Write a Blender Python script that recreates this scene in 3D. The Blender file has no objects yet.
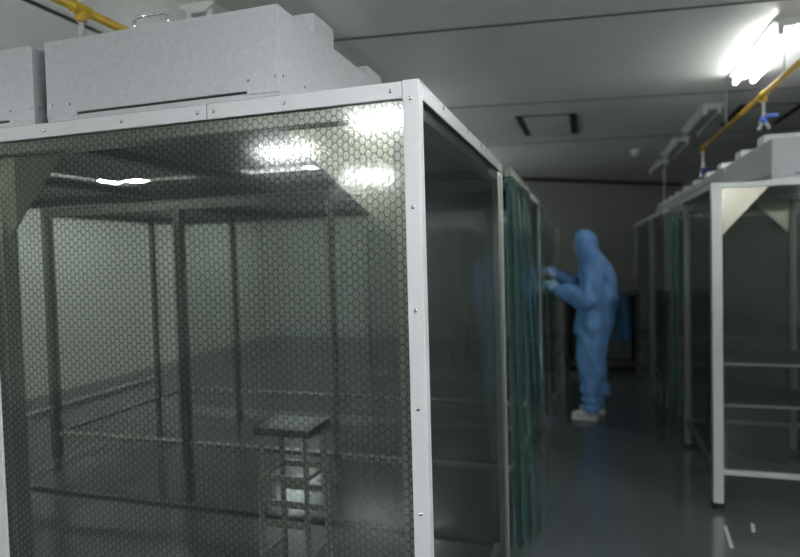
import bpy, bmesh, math, random
from mathutils import Vector, Matrix, noise as mnoise
random.seed(7)
SC = bpy.context.scene
COL = SC.collection
PI = math.pi

# ------------------------------------------------------------------ helpers
class MB:
    def __init__(self): self.bm = bmesh.new()
    def box(self, a, b, bevel=0.0):
        lo = Vector([min(a[i], b[i]) for i in range(3)]); hi = Vector([max(a[i], b[i]) for i in range(3)])
        t = bmesh.new()
        bmesh.ops.create_cube(t, size=1.0)
        for v in t.verts: v.co = Vector([(lo[i]+hi[i])/2 + v.co[i]*(hi[i]-lo[i]) for i in range(3)])
        if bevel: bmesh.ops.bevel(t, geom=t.edges[:], offset=bevel, segments=2, affect='EDGES', profile=0.6)
        self._add(t); return self
    def cyl(self, p0, p1, r, seg=16, r2=None, cap=True):
        p0, p1 = Vector(p0), Vector(p1); d = p1-p0
        t = bmesh.new()
        bmesh.ops.create_cone(t, cap_ends=cap, cap_tris=False, segments=seg, radius1=r, radius2=r if r2 is None else r2, depth=d.length)
        m = Matrix.Translation((p0+p1)/2) @ d.to_track_quat('Z', 'Y').to_matrix().to_4x4()
        bmesh.ops.transform(t, matrix=m, verts=t.verts)
        self._add(t); return self
    def sph(self, c, r, scale=(1,1,1), u=16, v=10, rot=None):
        t = bmesh.new()
        bmesh.ops.create_uvsphere(t, u_segments=u, v_segments=v, radius=r)
        m = Matrix.Translation(Vector(c)) @ (rot or Matrix.Identity(4)) @ Matrix.Diagonal((*scale, 1))
        bmesh.ops.transform(t, matrix=m, verts=t.verts)
        self._add(t); return self
    def tube(self, pts, r, seg=10):
        for i in range(len(pts)-1): self.cyl(pts[i], pts[i+1], r, seg)
        for p in pts[1:-1]: self.sph(p, r, u=seg, v=6)
        return self
    def prism(self, poly, d):            # polygon (3D points) extruded by vector d
        bm = self.bm; d = Vector(d)
        a = [bm.verts.new(Vector(p)) for p in poly]; b = [bm.verts.new(Vector(p)+d) for p in poly]
        bm.faces.new(a); bm.faces.new(b[::-1]); n = len(poly)
        for i in range(n): bm.faces.new((a[i], b[i], b[(i+1) % n], a[(i+1) % n]))
        return self
    def grid(self, fn, nu, nv):          # surface from fn(u,v)
        bm = self.bm
        vs = [[bm.verts.new(Vector(fn(i/nu, j/nv))) for j in range(nv+1)] for i in range(nu+1)]
        for i in range(nu):
            for j in range(nv): bm.faces.new((vs[i][j], vs[i+1][j], vs[i+1][j+1], vs[i][j+1]))
        return self
    def _add(self, t):
        me = bpy.data.meshes.new('tmp'); t.to_mesh(me); t.free()
        self.bm.from_mesh(me); bpy.data.meshes.remove(me)
    def build(self, name, mat, parent=None, smooth=False, loc=None):
        bmesh.ops.recalc_face_normals(self.bm, faces=self.bm.faces[:])
        me = bpy.data.meshes.new(name); self.bm.to_mesh(me); self.bm.free()
        me.materials.append(mat)
        if smooth:
            for p in me.polygons: p.use_smooth = True
        o = bpy.data.objects.new(name, me); COL.objects.link(o)
        if parent: o.parent = parent
        if loc: o.location = loc
        return o

def tag(o, label=None, cat=None, group=None, kind=None):
    if label: o['label'] = label
    if cat: o['category'] = cat
    if group: o['group'] = group
    if kind: o['kind'] = kind
    return o
def thing(name, label, cat, loc=(0,0,0), rz=0, group=None):
    o = bpy.data.objects.new(name, None); COL.objects.link(o)
    o.location = loc; o.rotation_euler = (0,0,rz); o.empty_display_size = .1
    return tag(o, label, cat, group)
def dup(o, loc=None, rz=None, label=None, parent=None):
    c = o.copy(); COL.objects.link(c)
    if parent: c.parent = parent
    if loc is not None: c.location = loc
    if rz is not None: c.rotation_euler = (0,0,rz)
    if label: c['label'] = label
    for ch in list(o.children): dup(ch, parent=c)
    return c
def struct(name, mb, m): return tag(mb.build(name, m), kind='structure')

# ------------------------------------------------------------------ materials
class NT:
    def __init__(self, name):
        self.m = bpy.data.materials.new(name); self.m.use_nodes = True
        self.t = self.m.node_tree; self.t.nodes.clear()
        self.out = self.n('ShaderNodeOutputMaterial')
    def n(self, typ, **kw):
        o = self.t.nodes.new(typ)
        for k, v in kw.items(): setattr(o, k, v)
        return o
    def l(self, a, b): self.t.links.new(a, b)
    def set(self, node, **kw):
        for k, v in kw.items(): node.inputs[k.replace('_', ' ')].default_value = v
        return node
def c4(c): return (*c, 1) if len(c) == 3 else c
def obj_co(T, scale=(1,1,1)):
    tc = T.n('ShaderNodeTexCoord'); mp = T.n('ShaderNodeMapping'); mp.inputs['Scale'].default_value = scale
    T.l(tc.outputs['Object'], mp.inputs['Vector']); return mp.outputs['Vector']
def principled(name, col, rough=.5, metal=0., var=.0, vscale=8., bump=0., bscale=40., stretch=(1,1,1), emit=None, estr=0., coat=0., spec=.5, rvar=0.):
    T = NT(name); b = T.n('ShaderNodeBsdfPrincipled'); T.l(b.outputs[0], T.out.inputs[0])
    b.inputs['Base Color'].default_value = c4(col); b.inputs['Roughness'].default_value = rough
    b.inputs['Metallic'].default_value = metal; b.inputs['Specular IOR Level'].default_value = spec
    b.inputs['Coat Weight'].default_value = coat; b.inputs['Coat Roughness'].default_value = .1
    co = obj_co(T, stretch)
    if var or rvar:
        nz = T.set(T.n('ShaderNodeTexNoise'), Scale=vscale, Detail=5.); T.l(co, nz.inputs['Vector'])
        r = T.n('ShaderNodeValToRGB'); e = r.color_ramp.elements
        e[0].position = .3; e[1].position = .7
        e[0].color = c4([max(0, x*(1-var)) for x in col]); e[1].color = c4([min(1, x*(1+var)) for x in col])
        T.l(nz.outputs['Fac'], r.inputs['Fac'])
        if var: T.l(r.outputs[0], b.inputs['Base Color'])
        if rvar:
            mr = T.n('ShaderNodeMapRange'); mr.inputs['To Min'].default_value = max(0.02, rough-rvar); mr.inputs['To Max'].default_value = rough+rvar
            T.l(nz.outputs['Fac'], mr.inputs['Value']); T.l(mr.outputs[0], b.inputs['Roughness'])
    if bump:
        nb = T.set(T.n('ShaderNodeTexNoise'), Scale=bscale, Detail=3.); T.l(co, nb.inputs['Vector'])
        bp = T.set(T.n('ShaderNodeBump'), Strength=bump, Distance=.01); T.l(nb.outputs['Fac'], bp.inputs['Height']); T.l(bp.outputs[0], b.inputs['Normal'])
    if emit:
        b.inputs['Emission Color'].default_value = c4(emit); b.inputs['Emission Strength'].default_value = estr
    return T.m
def galvanized(name, col, rough=.42, metal=.35):
    T = NT(name); b = T.n('ShaderNodeBsdfPrincipled'); T.l(b.outputs[0], T.out.inputs[0])
    co = obj_co(T)
    v = T.set(T.n('ShaderNodeTexVoronoi'), Scale=120.); T.l(co, v.inputs['Vector'])
    n = T.set(T.n('ShaderNodeTexNoise'), Scale=60., Detail=4.); T.l(co, n.inputs['Vector'])
    mx = T.n('ShaderNodeMix', data_type='FLOAT'); mx.inputs[0].default_value = .5
    T.l(v.outputs['Color'], mx.inputs[2]); T.l(n.outputs['Fac'], mx.inputs[3])
    r = T.n('ShaderNodeValToRGB'); e = r.color_ramp.elements; e[0].position = .25; e[1].position = .75
    e[0].color = c4([x*.93 for x in col]); e[1].color = c4([min(1, x*1.06) for x in col])
    T.l(mx.outputs[0], r.inputs['Fac']); T.l(r.outputs[0], b.inputs['Base Color'])
    b.inputs['Metallic'].default_value = metal; b.inputs['Roughness'].default_value = rough
    return T.m
def film(name, axes='XZ', tint=(.75,.8,.76), haze=.08, hazecol=(.55,.6,.56), rough=.06, grid=True, ior=1.5, cell=.015, line=.6, wave=.25, linecol=(.025,.03,.028), wscale=2.5, gmul=1.0):
    """clear vinyl sheet, with or without the black honeycomb print"""
    T = NT(name)
    tc = T.n('ShaderNodeTexCoord'); sep = T.n('ShaderNodeSeparateXYZ'); T.l(tc.outputs['Object'], sep.inputs[0])
    tr = T.n('ShaderNodeBsdfTransparent'); tr.inputs[0].default_value = c4(tint)
    df = T.n('ShaderNodeBsdfDiffuse'); df.inputs[0].default_value = c4(hazecol)
    tl = T.n('ShaderNodeBsdfTranslucent'); tl.inputs[0].default_value = c4(hazecol)
    dd = T.n('ShaderNodeMixShader'); dd.inputs[0].default_value = .4; T.l(df.outputs[0], dd.inputs[1]); T.l(tl.outputs[0], dd.inputs[2])
    m1 = T.n('ShaderNodeMixShader'); m1.inputs[0].default_value = haze; T.l(tr.outputs[0], m1.inputs[1]); T.l(dd.outputs[0], m1.inputs[2])
    last = m1.outputs[0]
    if grid:
        cb = T.n('ShaderNodeCombineXYZ')
        for i, a in enumerate(axes[::-1]):      # flat-topped cells, a little taller than wide
            mu = T.n('ShaderNodeMath', operation='MULTIPLY'); mu.inputs[1].default_value = (1/.0234 if i == 0 else .866/.0155)
            T.l(sep.outputs[a], mu.inputs[0]); T.l(mu.outputs[0], cb.inputs[i])
        H = (.5, .8660254, .5)
        def vm(op, a, b=None, c=None):
            k = T.n('ShaderNodeVectorMath', operation=op)
            for i, x in enumerate((a, b, c)):
                if x is None: continue
                if isinstance(x, tuple): k.inputs[i].default_value = x
                else: T.l(x, k.inputs[i])
            return k
        A = vm('WRAP', cb.outputs[0], H, (-.5, -.8660254, -.5)).outputs[0]
        sh = vm('ADD', cb.outputs[0], (.5, .8660254, 0)).outputs[0]
        B = vm('WRAP', sh, H, (-.5, -.8660254, -.5)).outputs[0]
        da = vm('DOT_PRODUCT', A, A).outputs['Value']; db = vm('DOT_PRODUCT', B, B).outputs['Value']
        lt = T.n('ShaderNodeMath', operation='LESS_THAN'); T.l(da, lt.inputs[0]); T.l(db, lt.inputs[1])
        mv = T.n('ShaderNodeMix', data_type='VECTOR'); T.l(lt.outputs[0], mv.inputs[0]); T.l(B, mv.inputs[4]); T.l(A, mv.inputs[5])
        ab = vm('ABSOLUTE', mv.outputs[1]).outputs[0]
        d1 = vm('DOT_PRODUCT', ab, (.5, .8660254, 0)).outputs['Value']
        s2 = T.n('ShaderNodeSeparateXYZ'); T.l(ab, s2.inputs[0])
        mxn = T.n('ShaderNodeMath', operation='MAXIMUM'); T.l(d1, mxn.inputs[0]); T.l(s2.outputs[0], mxn.inputs[1])
        mr = T.n('ShaderNodeMapRange'); mr.inputs['From Min'].default_value = .36; mr.inputs['From Max'].default_value = .47
        mr.inputs['To Min'].default_value = 0; mr.inputs['To Max'].default_value = line
        T.l(mxn.outputs[0], mr.inputs['Value'])
        dk = T.n('ShaderNodeBsdfDiffuse'); dk.inputs[0].default_value = c4(linecol)
    gl = T.n('ShaderNodeBsdfAnisotropic') if False else T.n('ShaderNodeBsdfGlossy'); gl.inputs['Roughness'].default_value = rough
    gl.inputs[0].default_value = (.95, .97, .95, 1)
    fr = T.n('ShaderNodeFresnel'); fr.inputs['IOR'].default_value = ior
    nz = T.set(T.n('ShaderNodeTexNoise'), Scale=wscale, Detail=2.); T.l(tc.outputs['Object'], nz.inputs['Vector'])
    bp = T.set(T.n('ShaderNodeBump'), Strength=wave, Distance=.02); T.l(nz.outputs['Fac'], bp.inputs['Height'])
    T.l(bp.outputs[0], gl.inputs['Normal'])
    # keep the reflectance identical on both faces of the sheet
    geo = T.n('ShaderNodeNewGeometry'); dt = T.n('ShaderNodeVectorMath', operation='DOT_PRODUCT')
    T.l(geo.outputs['Normal'], dt.inputs[0]); T.l(geo.outputs['Incoming'], dt.inputs[1])
    a = T.n('ShaderNodeMath', operation='ABSOLUTE'); T.l(dt.outputs['Value'], a.inputs[0])
    om = T.n('ShaderNodeMath', operation='SUBTRACT'); om.inputs[0].default_value = 1; T.l(a.outputs[0], om.inputs[1])
    p5 = T.n('ShaderNodeMath', operation='POWER'); T.l(om.outputs[0], p5.inputs[0]); p5.inputs[1].default_value = 5
    f = T.n('ShaderNodeMath', operation='MULTIPLY_ADD'); T.l(p5.outputs[0], f.inputs[0]); f.inputs[1].default_value = .8*gmul; f.inputs[2].default_value = .07*gmul
    m3 = T.n('ShaderNodeMixShader'); T.l(f.outputs[0], m3.inputs[0]); T.l(last, m3.inputs[1]); T.l(gl.outputs[0], m3.inputs[2])
    res = m3.outputs[0]
    if grid:                                  # the print lies on the face of the sheet
        m2 = T.n('ShaderNodeMixShader'); T.l(mr.outputs[0], m2.inputs[0]); T.l(res, m2.inputs[1]); T.l(dk.outputs[0], m2.inputs[2])
        res = m2.outputs[0]
    T.l(res, T.out.inputs[0])
    T.t.nodes.remove(fr)
    return T.m

M = {}
M['ceiling'] = principled('ceiling_panel', (.82,.83,.82), .42, var=.06, vscale=1.3)
M['wall'] = principled('wall_panel', (.50,.51,.47), .6, var=.06, vscale=.8)
M['farwall'] = principled('far_wall_panel', (.52,.53,.50), .6, var=.06, vscale=.8)
M['floor'] = principled('epoxy_floor', (.088,.096,.102), .15, var=.15, vscale=1.2, bump=.02, bscale=6., rvar=.07)
M['seam'] = principled('panel_seam', (.12,.125,.12), .7)
M['black'] = principled('black_gap', (.012,.012,.012), .6)
M['lightseam'] = principled('pale_seam', (.62,.63,.60), .5)
M['galv'] = galvanized('galvanized_sheet', (.46,.47,.495))
M['box_lit'] = galvanized('lit_galv_sheet', (.78,.79,.80), .4, .1)  # galvanized sheet made paler, reflected light put into the colour
M['whitestrip'] = principled('white_coated_strip', (.58,.58,.605), .38, var=.03, vscale=5)
M['aluminium'] = principled('matte_aluminium', (.50,.51,.50), .35, metal=.5, var=.06, vscale=6)
M['stainless'] = principled('stainless_tube', (.52,.52,.47), .28, metal=.85, var=.06, vscale=10, stretch=(1,1,.2))
M['dullpost'] = principled('dull_steel', (.20,.205,.19), .3, metal=.6, var=.06, vscale=6)
M['plate'] = principled('stainless_plate', (.40,.385,.32), .2, metal=.92, var=.05, vscale=4, bump=.04, bscale=2.5)
M['roof'] = principled('dark_roof_sheet', (.10,.105,.10), .35, metal=.5)
M['roofpale'] = principled('pale_roof_sheet', (.42,.43,.43), .4, metal=.4)
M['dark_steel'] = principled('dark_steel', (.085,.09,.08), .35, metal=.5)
M['filter'] = principled('filter_media', (.84,.86,.89), .6, var=.06, vscale=3, bump=.2, bscale=80)
M['screw'] = principled('screw_head', (.55,.55,.56), .25, metal=.9)
M['rubber'] = principled('black_rubber', (.02,.02,.02), .6)
M['yellow'] = principled('yellow_paint', (.50,.32,.03), .35, var=.1, vscale=12)
M['blue'] = principled('blue_lever', (.03,.07,.32), .4)
M['chrome'] = principled('bright_metal', (.75,.75,.74), .2, metal=.9)
M['grey'] = principled('grey_paint', (.33,.34,.34), .5)
M['fixture'] = principled('white_enamel', (.66,.67,.66), .4)
M['tube_on'] = principled('lit_tube', (1,1,1), .4, emit=(.95,1,.985), estr=80.)
M['tube_dim'] = principled('lit_tube_soft', (1,1,1), .4, emit=(.96,1,.97), estr=22.)
M['added_tube_mid'] = principled('added_lit_tube_mid', (1,1,1), .4, emit=(.95,1,.985), estr=45.)
M['tube_off'] = principled('unlit_tube', (.75,.76,.75), .25)
M['suit'] = principled('blue_coverall', (.135,.285,.57), .75, var=.14, vscale=9, bump=.7, bscale=14)
M['skin'] = principled('skin', (.50,.31,.22), .55, var=.06, vscale=20)
M['glove'] = principled('pale_blue_glove', (.36,.50,.72), .5)
M['dark_seat'] = principled('dark_steel_seat', (.13,.12,.10), .3, metal=.7, var=.1, vscale=12)  # darker steel than the legs and rungs
M['shoe'] = principled('pale_shoe', (.55,.53,.49), .6, var=.06)
M['sole'] = principled('white_sole', (.62,.61,.57), .6)
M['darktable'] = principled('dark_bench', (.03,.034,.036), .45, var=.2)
M['bluecloth'] = principled('blue_cloth', (.03,.10,.24), .8, var=.15, vscale=10)
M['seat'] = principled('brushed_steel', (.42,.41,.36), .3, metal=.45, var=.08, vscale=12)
M['curtain_front'] = film('grid_curtain_front', 'XZ', tint=(.645,.67,.655), haze=.07, hazecol=(.27,.295,.285), rough=.10, line=.62, gmul=1.4, wave=.14, wscale=1.6)
M['curtain_side'] = film('grid_curtain_side', 'YZ', tint=(.50,.52,.52), haze=.05, hazecol=(.42,.44,.44), rough=.10, line=.45, gmul=.55)
M['clear'] = film('clear_panel', grid=False, tint=(.60,.64,.63), haze=.03, rough=.06, hazecol=(.4,.45,.42), gmul=.7)
M['strip'] = film('green_vinyl_strip', grid=False, tint=(.38,.58,.56), haze=.30, hazecol=(.20,.44,.42), rough=.12, gmul=1.6, wave=.7, wscale=5)

# ------------------------------------------------------------------ room
Zc = 2.90
struct('floor', MB().box((-6.2,-8.2,-.1), (4.2,15.2,0)), M['floor'])
struct('ceiling', MB().box((-6.2,-8.2,Zc), (4.2,15.2,Zc+.1)), M['ceiling'])
struct('wall_left', MB().box((-6.3,-8.2,0), (-6.2,15.2,Zc)), M['wall'])
struct('wall_right', MB().box((4.2,-8.2,0), (4.3,15.2,Zc)), M['wall'])
struct('wall_front', MB().box((-6.2,-8.3,0), (4.2,-8.2,Zc)), M['wall'])
# the far wall is set back in an oblique bay at the end of the aisle
struct('wall_back', MB().prism([(-6.2,10.75,0),(-1.55,10.75,0),(1.9,13.83,0),(4.2,13.83,0),(4.2,14.2,0),(-6.2,14.2,0)], (0,0,Zc)), M['farwall'])
k = 0
def trim(mb, m):
    global k
    k += 1; return struct('trim_%d' % k, mb, m)
def seam_x(y0, y1, w, m, x0=-6.1, x1=4.15):   # a seam across the room
    trim(MB().prism([(x0,y0-w/2,Zc-.004),(x1,y1-w/2,Zc-.004),(x1,y1+w/2,Zc-.004),(x0,y0+w/2,Zc-.004)], (0,0,.0035)), m)
seam_x(2.90, 4.24, .022, M['seam'])
seam_x(4.66, 6.40, .022, M['seam'])
seam_x(6.9, 8.3, .022, M['seam'])
seam_x(1.72, 1.86, .022, M['seam'])
trim(MB().box((-2.715,-8,Zc-.006),(-2.685,10.7,Zc-.0005)), M['black'])
# dark line where far wall meets ceiling
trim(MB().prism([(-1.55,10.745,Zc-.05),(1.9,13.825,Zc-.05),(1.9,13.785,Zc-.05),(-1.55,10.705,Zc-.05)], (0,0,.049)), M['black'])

def hatch(name, label, x0, x1, y0, y1, dy):
    t = thing(name, label, 'ceiling vent', ((x0+x1)/2, (y0+y1)/2, Zc))
    def P(x, y): return (x-(x0+x1)/2, y + dy*(x-x0)/(x1-x0) - (y0+y1)/2, -.012)
    s = .07
    for a, b in ((x0, x0+s), (x1-s, x1)):
        MB().prism([P(a,y0),P(b,y0),P(b,y1),P(a,y1)], (0,0,.011)).build('slot', M['black'], t)
    MB().prism([P(x0+s,y0+.02),P(x1-s,y0+.02),P(x1-s,y1-.02),P(x0+s,y1-.02)], (0,0,.011)).build('cover_panel', M['ceiling'], t)
    for y in (y0, y1-.02):
        MB().prism([P(x0+s,y),P(x1-s,y),P(x1-s,y+.02),P(x0+s,y+.02)], (0,0,.0105)).build('frame_edge', M['seam'], t)
    return t
hatch('ceiling_vent', 'square ceiling vent with two dark slots above the aisle', -.66, -.08, 6.08, 7.10, .12)
hatch('ceiling_vent', 'dark slotted ceiling vent above the yellow pipe on the right', 1.42, 2.02, 6.5, 7.5, .13)

# ceiling lights ------------------------------------------------------------
def ceiling_light(label, loc, rz, on, group, L=.61, hang=0., lit='tube_on'):
    t = thing('ceiling_light', label, 'light', loc, rz, group)     # runs along local Y, hangs under the ceiling
    if hang:
        for e in (-1, 1): MB().cyl((0,e*L*.7,0), (0,e*L*.7,hang), .006, 8).build('hanger_rod', M['chrome'], t)
    MB().prism([(-.085,-L,0),(.085,-L,0),(.105,-L,-.012),(.045,-L,-.05),(-.045,-L,-.05),(-.105,-L,-.012)], (0,2*L,0)).build('housing', M['fixture'], t)
    tx, tz = (.12, -.03) if hang else (.062, -.072)
    for s in (-1, 1):
        MB().cyl((s*tx,-L+.03,tz), (s*tx,L-.03,tz), .014, 14).build('fluorescent_tube', M[lit if on else 'tube_off'], t, smooth=False)
        for e in (-1, 1):
            MB().box((s*tx-.016, e*(L-.03)-.014, tz-.02), (s*tx+.016, e*(L-.03)+.014, tz+.042), .003).build('lamp_holder', M['fixture'], t)
    return t
g1 = 'ceiling tube lights in view'
ceiling_light('brightly lit twin tube ceiling light above the yellow pipe', (1.185,4.74,Zc), 0, True, g1, lit='tube_dim')
ceiling_light('unlit twin tube ceiling light, next one behind the lit fixture', (1.15,6.95,Zc), 0, False, g1)
ceiling_light('unlit ceiling light, second one behind the lit fixture', (1.13,8.72,Zc), 0, False, g1)
ceiling_light('small distant unlit ceiling light, nearest the far wall', (1.13,10.65,Zc), 0, False, g1)
ceiling_light('unlit tube light on the ceiling behind the wire handle of the big grey box', (-1.93,3.35,Zc), 0, False, g1)
g2 = 'lit tube lights around the room, the hanging ones added out of view'
HANG = .45  # the hanging tubes are added out of view to lift the ambient light
for x, y, r, w in ((-4.7,1.2,0,'over the far left side of the room'), (-4.7,5.6,0,'over the second left booth'), (-4.7,9.0,0,'in the far left corner of the room'), (-2.4,5.2,0,'over the roof of the second left booth'), (-2.2,8.4,0,'over the roof of the distant left booth'),
                   (3.4,1.5,0,'over the right side of the room'), (3.2,-2.2,0,'near the right wall behind the viewer'), (1.2,-3.4,0,'second row over the aisle behind the viewer'),
                   (.4,.75,0,'right above the viewer'), (1.3,-.2,0,'over the aisle behind the viewer'), (.6,-6.4,0,'far behind the viewer on the right'), (-5.6,-.2,0,'near the left wall behind the viewer'), (2.7,-5.3,0,'in the right rear corner behind the viewer')):
    ceiling_light('added out-of-view hanging tube light ' + w, (x,y,Zc-HANG), r, True, g2, hang=HANG, lit='tube_dim' if x in (-2.4,-2.2) else 'added_tube_mid' if x == .4 else 'tube_on')
for x, y, L, w in ((-3.5,-3.77,.40,'reflected in the middle of the honeycomb curtain'), (-1.82,-2.5,.34,'reflected in the right corner plate'),
                   (-3.4,-6.4,.5,'near the wall behind the viewer')):
    ceiling_light('lit twin tube ceiling light ' + w, (x,y,Zc), PI/2, True, g2, L=L)
d = thing('smoke_detector', 'small round white smoke detector on the dark ceiling', 'smoke detector', (.66,8.83,Zc))
MB().cyl((0,0,0), (0,0,-.03), .07, 24).build('base', M['fixture'], d)
MB().cyl((0,0,-.03), (0,0,-.075), .062, 24, r2=.04).build('sensor_head', M['fixture'], d)

# yellow pipes ----------------------------------------------------------------
def gas_pipe(label, x, z, y0, y1, drops, hangers, r=.019):
    t = thing('yellow_pipe', label, 'pipe', (x, y0, z))
    MB().cyl((0,0,0), (0,y1-y0,0), r, 14).build('pipe_run', M['yellow'], t, smooth=True)
    for y, ln, valve in drops:
        q = y-y0
        MB().cyl((0,q-.04,0), (0,q+.04,0), r*1.35, 14).cyl((0,q,0), (0,q,-.05), r*1.2, 14).build('tee_joint', M['yellow'], t, smooth=False)
        dp = MB().cyl((0,q,-.04), (0,q,-ln), .011, 12).build('drop_pipe', M['chrome'], t)
        if valve:
            MB().cyl((0,q,-ln), (0,q,-ln-.05), .02, 12).sph((0,q,-ln-.025), .026).build('valve_body', M['blue'], dp)
            MB().box((.01,q+.008,-ln-.005), (.095,q+.05,-ln+.018), .006).build('valve_lever', M['blue'], dp)
            for s in (-1, 1): MB().cyl((s*.012,q,-ln-.04), (s*.032,q,-ln-.085), .014, 10).build('hose_nozzle', M['chrome'], dp)
    for y in hangers:
        q = y-y0
        MB().cyl((0,q,0), (0,q,Zc-z), .006, 8).cyl((0,q-.012,0), (0,q+.012,0), r*1.2, 14).build('hanger', M['grey'], t)
    return t
gas_pipe('yellow pipe under the ceiling on the right with valve drops', 1.175, 2.59, 2.2, 7.05, [(4.74,.15,True),(7.0,.22,True)], [3.6,4.28,5.9])
gas_pipe('yellow pipe under the ceiling above the big grey box on the left', -1.98, 2.6, .4, 8.5, [(2.02,.34,False)], [1.2,3.6])
pl = thing('drop_pole', 'thin grey pole dropping from ceiling to the far filter boxes', 'pole', (1.05,9.2,2.153))
MB().cyl((0,0,0), (0,0,Zc-2.165), .014, 10).build('pole', M['grey'], pl); MB().cyl((0,0,Zc-2.195), (0,0,Zc-2.166), .05, 14).build('ceiling_flange', M['grey'], pl)

# ------------------------------------------------------------------ fan filter units
def filter_unit(name, label, loc, w, l, boxes, handle, group, h=.243, bm='galv'):
    """galvanized fan filter box: origin at its front right lower corner on the frame; extends to -X (w) and +Y (l)"""
    t = thing(name, label, 'fan filter box', loc, 0, group)
    MB().box((-w,0,.022), (0,l,h), .002).build('housing', M['galv'], t)
    MB().box((-w,.0005,.0), (0,l,.015), .0015).build('base_flange', M['galv'], t)
    MB().box((-w+.004,.004,.012), (-.004,l-.004,.026)).build('gasket_gap', M['black'], t)
    for x0, x1 in ((-w,-w+.115), (-.10,0)):
        MB().box((x0,-.0015,.012), (x1,.02,.04)).build('corner_tab', M['galv'], t)
    MB().box((-.02,.0,.012), (.0015,.09,.04)).build('corner_tab', M['galv'], t)
    MB().box((-w+.04,.04,.001), (-.04,l-.04,.02)).build('filter_face', M['filter'], t)
    for x, y, z in ((-w+.02,-.0015,.05), (-w+.09,-.0015,.048), (-.095,-.0015,.05), (-.012,-.0015,.052)):
        MB().sph((x,y,z), .0045, (1,.5,1), 10, 6).build('screw', M['screw'], t)
    for y, z in ((.02,.056), (.15,.06), (.11,.03)):
        MB().sph((.0015,y,z), .0045, (.5,1,1), 10, 6).build('screw', M['screw'], t)
    for (bx, by, bw, bl, bh) in boxes:
        MB().box((bx-bw,by,h), (bx,by+bl,h+bh), .003).build('motor_box', M[bm], t)
    if handle:
        hx, hy, hw, hh = handle
        MB().tube([(hx,hy,h-.005),(hx,hy,h+hh*.8),(hx+.012,hy,h+hh),(hx+hw-.012,hy,h+hh),(hx+hw,hy,h+hh*.8),(hx+hw,hy,h-.005)], .0045).build('handle', M['chrome'], t, smooth=True)
    return t
gf = 'fan filter boxes on top of the booths'
bA = [(-.003,.235,.20,.15,.065), (-.003,.70,.20,.16,.04)]
filter_unit('fan_filter_box', 'large galvanized grey filter box with wire handle on top of the near left booth', (-.78,1.462,1.988), .80, 1.17, bA, (-.475,.014,.118,.034), gf)
filter_unit('fan_filter_box', 'galvanized filter box cut off by the left picture edge on the near booth', (-1.632,1.462,1.988), .79, 1.17, bA, None, gf)

# ------------------------------------------------------------------ booths
def gusset(parent, corner, dx, dz, t=.003, m='plate'):
    """triangular stainless plate in the upper corner of a front frame"""
    x, y, z = corner
    MB().prism([(x,y,z),(x+dx,y,z),(x,y,z-dz)], (0,t,0)).build('corner_plate', M[m], parent)
def post(parent, x, y, z0, z1, s=.06, m='stainless', foot=True):
    h = s/2
    p = MB().box((x-h,y-h,z0+(.04 if foot else 0)), (x+h,y+h,z1), .004).build('post', M[m], parent)
    if foot: MB().cyl((x,y,z0), (x,y,z0+.015), h*1.05, 16).cyl((x,y,z0+.015), (x,y,z0+.045), h*.45, 12).build('foot', M['rubber'], p)
    return p
def bar(name, parent, a, b, m): return MB().box(a, b, .003).build(name, m, parent)

# --- near left booth (origin at its near right corner on the floor) ---
XL, YA, TOP = -.393, 1.455, 1.985
A = thing('clean_booth', 'near left booth with honeycomb front curtain and white screwed edge strips', 'clean booth', (XL,YA,0))
XA0 = -3.35                                      # left end, local x
for x in (-.045, -1.44, XA0+.05):
    for y in (.045, 1.47):
        if y < 1 or x < -2: post(A, x, y, 0, 1.94)
        elif x > -1: post(A, -.022, y, 0, 1.94, s=.034)
for y in (.045, 1.47):
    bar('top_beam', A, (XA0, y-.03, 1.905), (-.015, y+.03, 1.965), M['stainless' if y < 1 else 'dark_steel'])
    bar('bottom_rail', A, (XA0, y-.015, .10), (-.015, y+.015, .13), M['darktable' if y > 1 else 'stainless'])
for x in (-.045, XA0+.05):
    bar('top_beam', A, (x-.03, .075, 1.905), (x+.03, 1.44, 1.965), M['stainless'])
    bar('bottom_rail', A, (x-.015, .075, .10), (x+.015, 1.44, .13), M['stainless'])
W = M['whitestrip']
rf = MB()
z0, z1 = 1.955, 1.972
for x0, x1 in ((XA0,-2.02), (-1.235,-1.19), (-.40,-.02)): rf.box((x0,.03,z0), (x1,1.49,z1))
rf.box((-2.02,1.17,z0), (-.40,1.49,z1)); rf.box((-2.02,.02,z0), (-.40,.05,z1))
rf.build('roof_sheet', M['roofpale'], A)
for x in (-1.215, -2.03): bar('roof_joist', A, (x-.03, .08, 1.92), (x+.03, 1.44, 1.955), M['roof'])
gusset(A, (-.075,.045,1.905), -.33, .32)
gusset(A, (-1.47,.045,1.905), .30, .33)
# hanging sheets of the booth: fixed screwed panels
def sheet(name, parent, fn, m, nu=30, nv=24): 
    return MB().grid(fn, nu, nv).build(name, m, parent, smooth=True)
def front_sheet(u, v):
    x = XA0+.02 + u*(-.01-XA0-.02); z = .03+v*(TOP-.045-.03)
    return (x, .006+.0012*math.sin(x*7+z*2)*(1-v)**2, z)
sheet('front_curtain', A, front_sheet, M['curtain_front'], 60, 24)
sheet('side_curtain', A, lambda u, v: (-.007+.002*math.sin(u*14)*(1-v), .01+u*1.48, .03+v*1.91), M['curtain_side'])
M['rear'] = film('rear_clear_panel', grid=False, tint=(.74,.78,.76), haze=.03, rough=.06, hazecol=(.4,.45,.42), gmul=.7)
sheet('back_curtain', A, lambda u, v: (XA0+.02+u*(-.03-XA0), 1.505+.003*math.sin(u*30)*(1-v), .10+v*1.84), M['rear'])
sheet('end_curtain', A, lambda u, v: (XA0+.006, .01+u*1.48, .03+v*1.91), M['curtain_side'], 8, 8)
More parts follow.
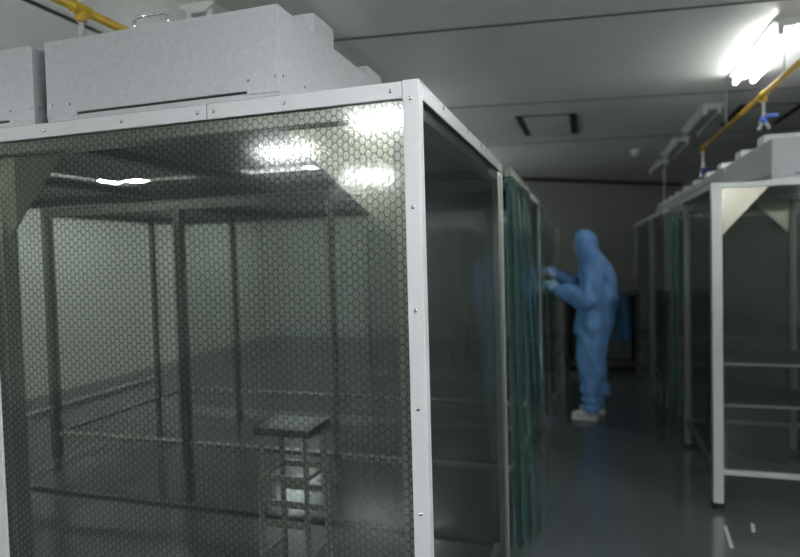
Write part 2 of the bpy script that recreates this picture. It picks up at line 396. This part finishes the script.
# white cover strips
W = M['whitestrip']
fs = bar('cover_strip', A, (XA0,-.004,TOP-.043), (-.612,0.004,TOP), W)
fs2 = bar('cover_strip', A, (-.6095,-.004,TOP-.043), (-.0425,0.004,TOP), W)
bar('cover_strip', A, (XA0,.0,TOP-.006), (-.0425,.045,TOP-.001), W)
ps = bar('cover_strip', A, (-.0415,-.006,.02), (.0,.003,TOP+.002), W)
ps2 = bar('cover_strip', A, (-.004,-.006,.02), (.002,.032,TOP+.002), W)
ss = bar('cover_strip', A, (-.003,.033,TOP-.045), (.004,1.50,TOP), W)
bar('cover_strip', A, (-.045,.0,TOP-.006), (.004,1.50,TOP-.001), W)
bar('cover_strip', A, (-.003,1.490,.02), (.004,1.50,TOP-.046), M['aluminium'])
lp = bar('cover_strip', A, (-1.473,-.005,.02), (-1.43,.004,TOP-.044), W)
def screw(parent, p, ax):
    sc = (1,.55,1) if ax == 'y' else (.55,1,1)
    MB().sph(p, .0055, sc, 12, 8).build('screw', M['screw'], parent)
for x in (-1.19,-.90,-.64,-1.5,-1.85,-2.2): screw(fs, (x,-.005,TOP-.022), 'y')
for x in (-.588,-.37,-.072): screw(fs2, (x,-.005,TOP-.022), 'y')
for z in (1.94,1.67,1.41,1.16,.89,.62,.34,.10): screw(ps, (-.021,-.007,z), 'y')
for y in (.25,.62,.9,1.0,1.12,1.4): screw(ss, (.005,y,TOP-.015), 'x')
for z in (1.7,1.3,.9,.5,.2): screw(lp, (-1.452,-.006,z), 'y')

# --- second left booth, seen through the near one ---
YB = 3.65
B = thing('clean_booth', 'second booth on the left seen through the near booth curtain', 'clean booth', (XL,YB,0))
for x in (-.03,-1.22,-2.40,-3.61):
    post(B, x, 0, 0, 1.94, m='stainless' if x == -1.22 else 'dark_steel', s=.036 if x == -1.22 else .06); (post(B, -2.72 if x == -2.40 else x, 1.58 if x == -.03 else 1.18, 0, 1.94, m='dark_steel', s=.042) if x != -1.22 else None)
post(B, -.27, .67, 0, 1.94, s=.07)
for y in (0, 1.58):
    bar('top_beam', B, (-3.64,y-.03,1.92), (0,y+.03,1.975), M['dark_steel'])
for x in (-.03,-1.22,-2.40,-3.61):
    bar('top_beam', B, (x-.03,.03,1.92), (x+.03,1.55,1.975), M['dark_steel'])
bar('bottom_rail', B, (-3.61,-.018,.21), (-.06,.018,.245), M['stainless'])
bar('bottom_rail', B, (-3.61,1.565,.21), (-.06,1.597,.245), M['stainless'])
for x in (-3.61,-.03): bar('bottom_rail', B, (x-.016,.03,.21), (x+.016,1.55,.245), M['stainless'])
bar('side_rail', B, (-3.64,-.35,.385), (-3.59,1.18,.445), W)
MB().box((-3.64,-.03,1.976), (0,1.61,1.985)).build('roof_sheet', M['roof'], B)
sheet('side_curtain', B, lambda u, v: (.004+.003*math.sin(u*12)*(1-v), .35+u*1.24, .05+v*1.87), M['clear'], 16, 6)
bar('cover_strip', B, (.002,.30,1.94), (.009,1.61,1.985), W)
bar('cover_strip', B, (.002,1.585,.05), (.009,1.61,1.938), W)
sheet('back_curtain', B, lambda u, v: (-3.63+u*3.6, 1.60+.004*math.sin(u*40)*(1-v), .05+v*1.87), M['clear'], 30, 6)
# --- third left booth, in the distance ---
D = thing('clean_booth', 'distant left booth beyond the worker', 'clean booth', (XL,7.5,0))
for x in (-.03,-2.4):
    for y in (0, 1.9): post(D, x, y, 0, 1.94)
for y in (0, 1.9): bar('top_beam', D, (-2.43,y-.03,1.92), (0,y+.03,1.98), M['aluminium'])
for x in (-.03,-2.4): bar('top_beam', D, (x-.03,.03,1.92), (x+.03,1.87,1.98), M['aluminium']); bar('bottom_rail', D, (x-.015,.03,.21), (x+.015,1.87,.245), M['aluminium'])
sheet('side_curtain', D, lambda u, v: (.004, .02+u*1.86, .05+v*1.87), M['clear'], 8, 4)
sheet('front_curtain', D, lambda u, v: (-2.4+u*2.37, -.035, .05+v*1.87), M['clear'], 8, 4)

# --- right booths ---
def right_booth(label, y0, y1, x1, front, posts):
    t = thing('clean_booth', label, 'clean booth', (.69,y0,0)); ln = y1-y0
    for y in posts:
        for x in ((.03, .74, x1-.03) if front and y > 1 else (.03, x1-.03)): post(t, x, y, 0, 1.925, m='aluminium' if (front and y < 1 and x < 1) else 'dullpost', s=.056 if (front and y < 1) else .04)
    for y in (.03, ln-.03): bar('top_beam', t, (0,y-.03,1.886), (x1,y+.03,1.93), M['aluminium'])
    for x in (.03, x1-.03):
        bar('top_beam', t, (x-.03,.06,1.886), (x+.03,ln-.06,1.93), M['aluminium'])
        bar('bottom_rail', t, (x-.014,.06,.21), (x+.014,ln-.06,.236), M['dullpost'])
    if front: bar('bottom_rail', t, (.06,.016,.208), (x1-.06,.044,.236), M['aluminium'])
    bar('bottom_rail', t, (.06,ln-.044,.208), (x1-.06,ln-.016,.236), M['dullpost'])
    MB().box((0,0,1.92),(.31,ln,1.929)).build('roof_sheet', M['roof'], t); MB().box((x1-.3,0,1.92),(x1,ln,1.929)).build('roof_sheet', M['roof'], t)
    sheet('side_curtain', t, lambda u, v: (.036+.003*math.sin(u*14)*(1-v), .06+u*(ln-.12), .10+v*1.79), M['clear'], 16, 6)
    if front:
        sheet('front_curtain', t, lambda u, v: (.06+u*(x1-.12), .045+.003*math.sin(u*16)*(1-v), .22+v*1.67), M['clear'], 20, 6)
    sheet('back_curtain', t, lambda u, v: (.01+u*(x1-.02), ln+.001, .20+v*1.69), M['clear'], 8, 4)
    return t
R1 = right_booth('near right booth with grey corner post and clear panels', 3.87, 5.06, 2.4, True, (.03, 1.16))
gusset(R1, (.058,.012,1.887), .24, .27); gusset(R1, (2.342,.012,1.887), -.24, .27)
gusset(R1, (.70,1.10,1.887), -.24, .25)
R2 = right_booth('middle right booth behind the green strips', 6.15, 7.55, 2.4, False, (.03, 1.37))
R3 = right_booth('far right booth at the end of the row', 7.62, 10.0, 2.4, False, (.03, 2.35))
bR = [(-.545,.24,.20,.12,.03), (-.545,.82,.20,.12,.03)]
# filter boxes of the right row: mirrored layout (their aisle side faces -X)
labels = ['front filter box of the right row, above the grey post', 'second filter box of the right row', 'third filter box of the right row',
          'fourth filter box of the right row', 'fifth filter box of the right row, farthest and smallest']
bR = [(-.575,.20,.20,.16,.055), (-.575,.78,.20,.16,.055)]
first = filter_unit('fan_filter_box', 'galvanized grey ' + labels[0], (1.79,3.872,1.93), .79, 1.17, bR, None, gf, h=.222, bm='box_lit')
for i in range(1, 5):
    dup(first, (1.79, 3.872+1.2*i, 1.93), 0, 'galvanized grey ' + labels[i])

# ------------------------------------------------------------------ strip curtains (hang free, so things of their own)
def strip_curtain(label, x, y0, y1, ztop, n, bulge, pull, zbot, side=1):
    t = thing('strip_curtain', label, 'strip curtain', (x, y0, 0))
    MB().box((-.015,0,ztop-.03), (.015,y1-y0,ztop), .003).build('hanging_rail', M['dullpost'], t)
    L = y1-y0
    for i in range(n):
        w = L/n*1.6; c = (i+.5)*L/n; ph = random.random()*6
        off = (.006 if i % 2 else -.006)
        def fn(u, v, c=c, w=w, ph=ph, off=off, i=i):
            q = 1-v; y2 = c*(1-pull*q**1.2)+(u-.5)*w
            xx = off + side*bulge*q**1.1*(c/L) + .006*q*math.sin(u*PI*1.5+ph) + .006*q*math.sin(ph+v*3)
            xx += .012*math.cos((u-.5)*PI)*(1 if i % 2 else -1)
            return (xx, y2, zbot+v*(ztop-.02-zbot))
        s = MB().grid(fn, 8, 20).build('vinyl_strip', M['strip'], t, smooth=True)
    for i in range(n+1):
        MB().box((-.02,L*i/n-.012,ztop-.05), (.02,L*i/n+.012,ztop-.012), .003).build('clip', M['dullpost'], t)
    return t
strip_curtain('green vinyl strip curtain beside the near left booth', XL+.03, 2.98, 3.96, 1.97, 8, .15, .52, .03)
strip_curtain('narrow green strip curtain the worker reaches into', XL, 5.35, 7.42, 1.97, 8, .05, .1, .04)
strip_curtain('green vinyl strip curtain behind the near right booth', .69, 5.12, 6.1, 1.88, 6, .06, .12, .04, -1)

# ------------------------------------------------------------------ things inside and beyond
st = thing('steel_stool', 'small steel stool with rungs behind the honeycomb curtain', 'stool', (-1.265,2.38,0))
MB().box((-.135,-.11,.785), (.135,.11,.82), .006).build('seat', M['dark_seat'], st)
for sx in (-1, 1):
    for sy in (-1, 1):
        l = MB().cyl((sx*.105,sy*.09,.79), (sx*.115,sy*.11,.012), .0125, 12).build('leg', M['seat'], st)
        MB().cyl((sx*.115,sy*.11,.0), (sx*.115,sy*.11,.03), .016, 12).build('foot', M['rubber'], l)
for z in (.60,.49,.40):
    for sy in (-1, 1): MB().box((-.11,sy*.098-.008,z-.014), (.11,sy*.098+.008,z+.014), .003).build('rung', M['seat'], st)
for z in (.60,.25):
    for sx in (-1, 1): MB().cyl((sx*.11,-.10,z), (sx*.11,.10,z), .009, 10).build('rung', M['seat'], st)

tb = thing('workbench', 'steel workbench with lower shelf inside the near right booth', 'workbench', (1.55,4.62,0))
wt = MB().box((-.75,-.28,.77), (.75,.28,.80), .004).build('worktop', M['darktable'], tb)
MB().box((-.75,-.29,.778), (.75,-.2805,.794), .002).build('front_edge', M['seat'], wt)
sf = MB().box((-.73,-.26,.50), (.73,.26,.52), .003).build('shelf', M['darktable'], tb)
MB().box((-.73,-.268,.503), (.73,-.2605,.517), .002).build('front_edge', M['seat'], sf)
for sx in (-1, 1):
    for sy in (-1, 1): MB().box((sx*.71-.02,sy*.24-.02,0), (sx*.71+.02,sy*.24+.02,.77), .003).build('leg', M['darktable'], tb)

fb = thing('equipment_bench', 'dark low bench at the far end of the aisle', 'bench', (.16,8.35,0))
MB().box((-.47,-.35,.96), (.47,.35,1.0), .006).build('top', M['darktable'], fb)
MB().box((-.44,.28,.06), (.44,.32,.96)).build('back_panel', M['darktable'], fb)
MB().box((-.45,-.32,.10), (.45,.28,.15), .004).build('shelf', M['darktable'], fb)
for sx in (-1, 1):
    MB().box((sx*.43-.03,-.32,0), (sx*.43+.03,.32,.96), .005).build('side_panel', M['darktable'], fb)
for x in (-.2,.2):
    MB().box((x-.17,-.25,.15), (x+.17,.2,.15+.3+.1*math.sin(x*9)), .012).build('storage_bin', M['darktable'], fb)
def cloth(u, v):
    x = (u-.5)*(.15+.02*math.sin(v*5)); q = v
    return (x, -.36-.012*math.sin(u*9+v*2)-.012*(1-q), .42+.60*v) if v < .97 else (x, -.1, 1.012)
cl = MB().grid(cloth, 10, 30)
c = cl.build('hanging_cloth', M['bluecloth'], None, smooth=True, loc=(.42,8.355,0))
tag(c, 'dark blue cloth hanging over the front of the far bench', 'cloth')
cb = MB().tube([(.0+.34*math.cos(a)*1.0, .10*math.sin(a), .012+.003*math.sin(3*a)) for a in [i*2*PI/28 for i in range(29)]], .011, 8)
o = cb.build('cable_loop', M['rubber'], None, True, loc=(.28,7.62,.0)); tag(o, 'black cable coiled on the floor in front of the far bench', 'cable')

for x0, y0, x1, y1, lb in ((.71,3.66,.69,3.39,'long thin painted white glint on the floor at the foot of the grey post'), (.86,3.72,.84,3.61,'short painted white glint on the floor under the front rail')):
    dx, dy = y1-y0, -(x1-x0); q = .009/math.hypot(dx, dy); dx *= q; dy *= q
    tp = MB().prism([(-dx,-dy,0),(dx,dy,0),(x1-x0+dx,y1-y0+dy,0),(x1-x0-dx,y1-y0-dy,0)], (0,0,.002)).build('floor_glint', M['sole'], None, loc=(x0,y0,.0005))
    tag(tp, lb, 'painted glint')  # white strips modelled in place of light reflections on the floor

# ------------------------------------------------------------------ the worker
def remesh(mb, name, mat, vox, smooth_it=6, parent=None, loc=(0,0,0), disp=None):
    me = bpy.data.meshes.new(name+'_src'); mb.bm.to_mesh(me); mb.bm.free()
    o = bpy.data.objects.new(name+'_src', me); COL.objects.link(o)
    r = o.modifiers.new('r', 'REMESH'); r.mode = 'VOXEL'; r.voxel_size = vox
    s = o.modifiers.new('s', 'SMOOTH'); s.iterations = smooth_it; s.factor = .5
    dg = bpy.context.evaluated_depsgraph_get(); dg.update()
    n = bpy.data.meshes.new_from_object(o.evaluated_get(dg)); n.name = name
    bpy.data.objects.remove(o); bpy.data.meshes.remove(me)
    if disp:
        bm = bmesh.new(); bm.from_mesh(n); bm.normal_update()
        for v in bm.verts: v.co += v.normal*disp(v.co)
        bm.to_mesh(n); bm.free()
    n.materials.clear(); n.materials.append(mat)
    for p in n.polygons: p.use_smooth = True
    q = bpy.data.objects.new(name, n); COL.objects.link(q); q.location = loc
    if parent: q.parent = parent
    return q
def limb(mb, pts):                       # tapered chain of (point, radius)
    for (a, ra), (b, rb) in zip(pts, pts[1:]):
        mb.cyl(a, b, ra, 18, r2=rb)
    for a, ra in pts: mb.sph(a, ra, u=18, v=12)

# local frame: facing -X, origin on the floor between the feet
PL = (-.02, 5.86, 0)
LF, RF = -.13, .12                       # y of near (left) and far (right) foot
def hand(mb, w, dirv, side):
    d = Vector(dirv).normalized(); up = Vector((0,0,1)); lat = d.cross(up).normalized()*side
    w = Vector(w); pc = w + d*.045
    mb.sph(pc, .04, (1.15,.62,.95), 14, 10, rot=d.to_track_quat('X','Z').to_matrix().to_4x4())
    for i, (off, ln) in enumerate(((.030,.072),(.010,.080),(-.011,.075),(-.031,.058))):
        k0 = w + d*.082 + up*off*.95; k1 = k0 + d*ln*.5 - lat*.012*(-1); k2 = k1 + d*ln*.38 + lat*.026
        mb.cyl(k0 - d*.02, k0, .0095, 10); limb(mb, [(k0,.0095),(k1,.0088),(k2,.0075)])
    t0 = w + d*.025 + up*.032; t1 = t0 + d*.035 + up*.022 + lat*.018; t2 = t1 + d*.032 + up*.004 + lat*.014
    limb(mb, [(t0,.013),(t1,.0105),(t2,.0085)])
SH = {'l': Vector((.09,-.185,1.40)), 'r': Vector((.09,.185,1.40))}
EL = {'l': Vector((.0,-.255,1.12)), 'r': Vector((-.05,.25,1.19))}
WR = {'l': Vector((-.23,-.15,1.20)), 'r': Vector((-.25,.12,1.31))}
HEAD = Vector((-.0,0,1.605))
bmx = MB()
# head, face
bmx.sph(HEAD, .095, (1.02,.80,1.22), 24, 16)
bmx.sph(HEAD+Vector((-.045,0,-.055)), .055, (.95,1.0,1.0), 18, 12)
bmx.sph(HEAD+Vector((-.100,0,-.010)), .017, (1.1,.8,1.5), 12, 8)       # nose
bmx.sph(HEAD+Vector((-.088,0,-.055)), .018, (.6,1.4,.45), 12, 8)       # mouth
bmx.sph(HEAD+Vector((-.085,0,.030)), .030, (.5,1.9,.35), 12, 8)        # brow
for s in (-1, 1):
    bmx.sph(HEAD+Vector((-.003,s*.078,-.005)), .026, (.6,.4,1.1), 12, 8)  # ears
    bmx.sph(HEAD+Vector((-.080,s*.032,.006)), .013, (.7,1.2,.7), 10, 8)   # eyes
limb(bmx, [(HEAD+Vector((.025,0,-.08)),.055), (Vector((.07,0,1.42)),.062)])
# torso
for z, x, rx, ry in ((1.38,.10,.10,.17),(1.25,.12,.115,.16),(1.10,.11,.11,.145),(.98,.09,.115,.155),(.88,.08,.115,.16)):
    bmx.sph((x,0,z), 1, (rx,ry,.11), 22, 14)
for s in 'lr':
    limb(bmx, [(SH[s],.058),((SH[s]+EL[s])/2,.05),(EL[s],.042),((EL[s]*.5+WR[s]*.5),.038),(WR[s],.027)])
    y = LF if s == 'l' else RF; sg = -1 if s == 'l' else 1
    ax = .03 if s == 'l' else .10
    limb(bmx, [(Vector((.08,sg*.085,.87)),.085),(Vector((.05,(y+sg*.085)/2,.50)),.058),(Vector((.05,(y+sg*.085)/2,.44)),.055),(Vector((ax+.015,y,.27)),.05),(Vector((ax+.01,y,.09)),.036)])
    limb(bmx, [(Vector((ax+.02,y,.05)),.035),(Vector((ax-.12,y,.035)),.028)])
    hand(bmx, WR[s], (WR[s]-EL[s]), 1 if s == 'l' else -1)
P = remesh(bmx, 'person', M['skin'], .0065, 3, loc=PL)
tag(P, 'person in blue hooded coverall standing in the aisle, arms reaching left', 'person')

# coverall with hood: one loose shell over the body
cv = MB()
cv.sph(HEAD+Vector((.006,0,.010)), .120, (.98,.90,1.14), 26, 18)
limb(cv, [(HEAD+Vector((.02,0,-.05)),.100), (Vector((.06,0,1.45)),.115), (Vector((.08,0,1.36)),.13)])
secs = [(1.44,.10,.10,.16),(1.38,.12,.135,.20),(1.26,.14,.160,.215),(1.12,.125,.168,.215),(.98,.095,.172,.21),(.86,.07,.172,.205),(.76,.06,.165,.195)]
for (za,xa,ra,wa),(zb,xb,rb,wb) in zip(secs, secs[1:]):
    for i in range(6):
        q = i/6
        cv.sph((xa+(xb-xa)*q,0,za+(zb-za)*q), 1, (ra+(rb-ra)*q, wa+(wb-wa)*q, .07), 24, 12)
for s in 'lr':
    limb(cv, [(SH[s],.095),((SH[s]+EL[s])/2,.095),(EL[s],.100),((EL[s]*.5+WR[s]*.5),.092),(EL[s]*.12+WR[s]*.88,.066)])
    y = LF if s == 'l' else RF; sg = -1 if s == 'l' else 1
    ax = .03 if s == 'l' else .10
    limb(cv, [(Vector((.06,sg*.09,.82)),.145),(Vector((.045,(y+sg*.09)/2,.58)),.130),(Vector((.05,(y+sg*.09)/2,.42)),.120),(Vector((ax+.005,y,.26)),.105),(Vector((ax,y,.125)),.082)])
def folds(p):
    a = mnoise.noise(Vector((p.x*5+p.z*3, p.y*5, p.z*2.2)))
    n = .026*(1-abs(2*a))-.013 + .014*mnoise.noise(Vector((p.x*14+p.z*6, p.y*14, p.z*6)))
    n += .014*math.sin(p.z*48 + 5*mnoise.noise(p*5))*max(0, min(1, (.45-p.z)/.3))
    return n if p.z < 1.42 else n*.2
S = remesh(cv, 'coverall', M['suit'], .013, 6, parent=P, disp=folds)
# open the hood over the face
bm = bmesh.new(); bm.from_mesh(S.data)
kill = [f for f in bm.faces if (lambda c: c.x < HEAD.x-.055 and abs(c.y) < .062 and HEAD.z-.075 < c.z < HEAD.z+.062)(f.calc_center_median())]
bmesh.ops.delete(bm, geom=kill, context='FACES'); bm.to_mesh(S.data); bm.free()
for s in 'lr':                            # shoes
    y = LF if s == 'l' else RF; ax = .03 if s == 'l' else .10
    sh = MB(); sh.sph((ax+.015,y,.062), .05, (1.05,.88,1.0), 18, 12); sh.sph((ax-.06,y,.050), .05, (1.6,.86,.75), 18, 12); sh.sph((ax-.12,y,.042), .042, (1.25,1.0,.72), 18, 12)
    so = remesh(sh, 'shoe', M['shoe'], .008, 4, parent=P)
    ml = MB().cyl((ax+.015,y,.0), (ax+.015,y,.026), .052, 20).cyl((ax-.125,y,.0), (ax-.125,y,.026), .046, 20).box((ax-.125,y-.046,0), (ax+.015,y+.049,.026))
    ml.build('sole', M['sole'], so)
    # glove over the hand
    gm = MB(); hand(gm, WR[s], (WR[s]-EL[s]), 1 if s == 'l' else -1); limb(gm, [(EL[s]*.16+WR[s]*.84,.036),(WR[s],.031)])
    remesh(gm, 'glove', M['glove'], .005, 1, parent=P, disp=lambda p: .003)

# ------------------------------------------------------------------ world, camera
w = bpy.data.worlds.new('world'); SC.world = w; w.use_nodes = True
w.node_tree.nodes['Background'].inputs[0].default_value = (.5,.52,.5,1); w.node_tree.nodes['Background'].inputs[1].default_value = .05
Hc, fpx = 1.55, 600.
vp, roll = (587, 250.5), .027
fw = Vector((vp[0]-400, vp[1]-278.5, fpx)).normalized()
g = Vector((roll, 1, 0)); g.z = -(g.x*fw.x+g.y*fw.y)/fw.z; g.normalize()
up = -g; rt = g.cross(fw)
camd = bpy.data.cameras.new('camera'); cam = bpy.data.objects.new('camera', camd); COL.objects.link(cam)
cx = Vector((rt.x, fw.x, up.x)); cy = -Vector((rt.y, fw.y, up.y)); cz = -Vector((rt.z, fw.z, up.z))
m = Matrix((( cx.x,cy.x,cz.x,0),(cx.y,cy.y,cz.y,0),(cx.z,cy.z,cz.z,0),(0,0,0,1)))
cam.matrix_world = Matrix.Translation((0,0,Hc)) @ m
camd.sensor_width = 36; camd.lens = fpx*36/800; camd.clip_start = .05
camd.dof.use_dof = True; camd.dof.focus_distance = 1.62; camd.dof.aperture_fstop = 2.0
SC.camera = cam
SC.cycles.transparent_max_bounces = 32
SC.cycles.max_bounces = 10
SC.cycles.sample_clamp_indirect = 6
SC.view_settings.view_transform = 'Standard'
SC.view_settings.exposure = 0.58
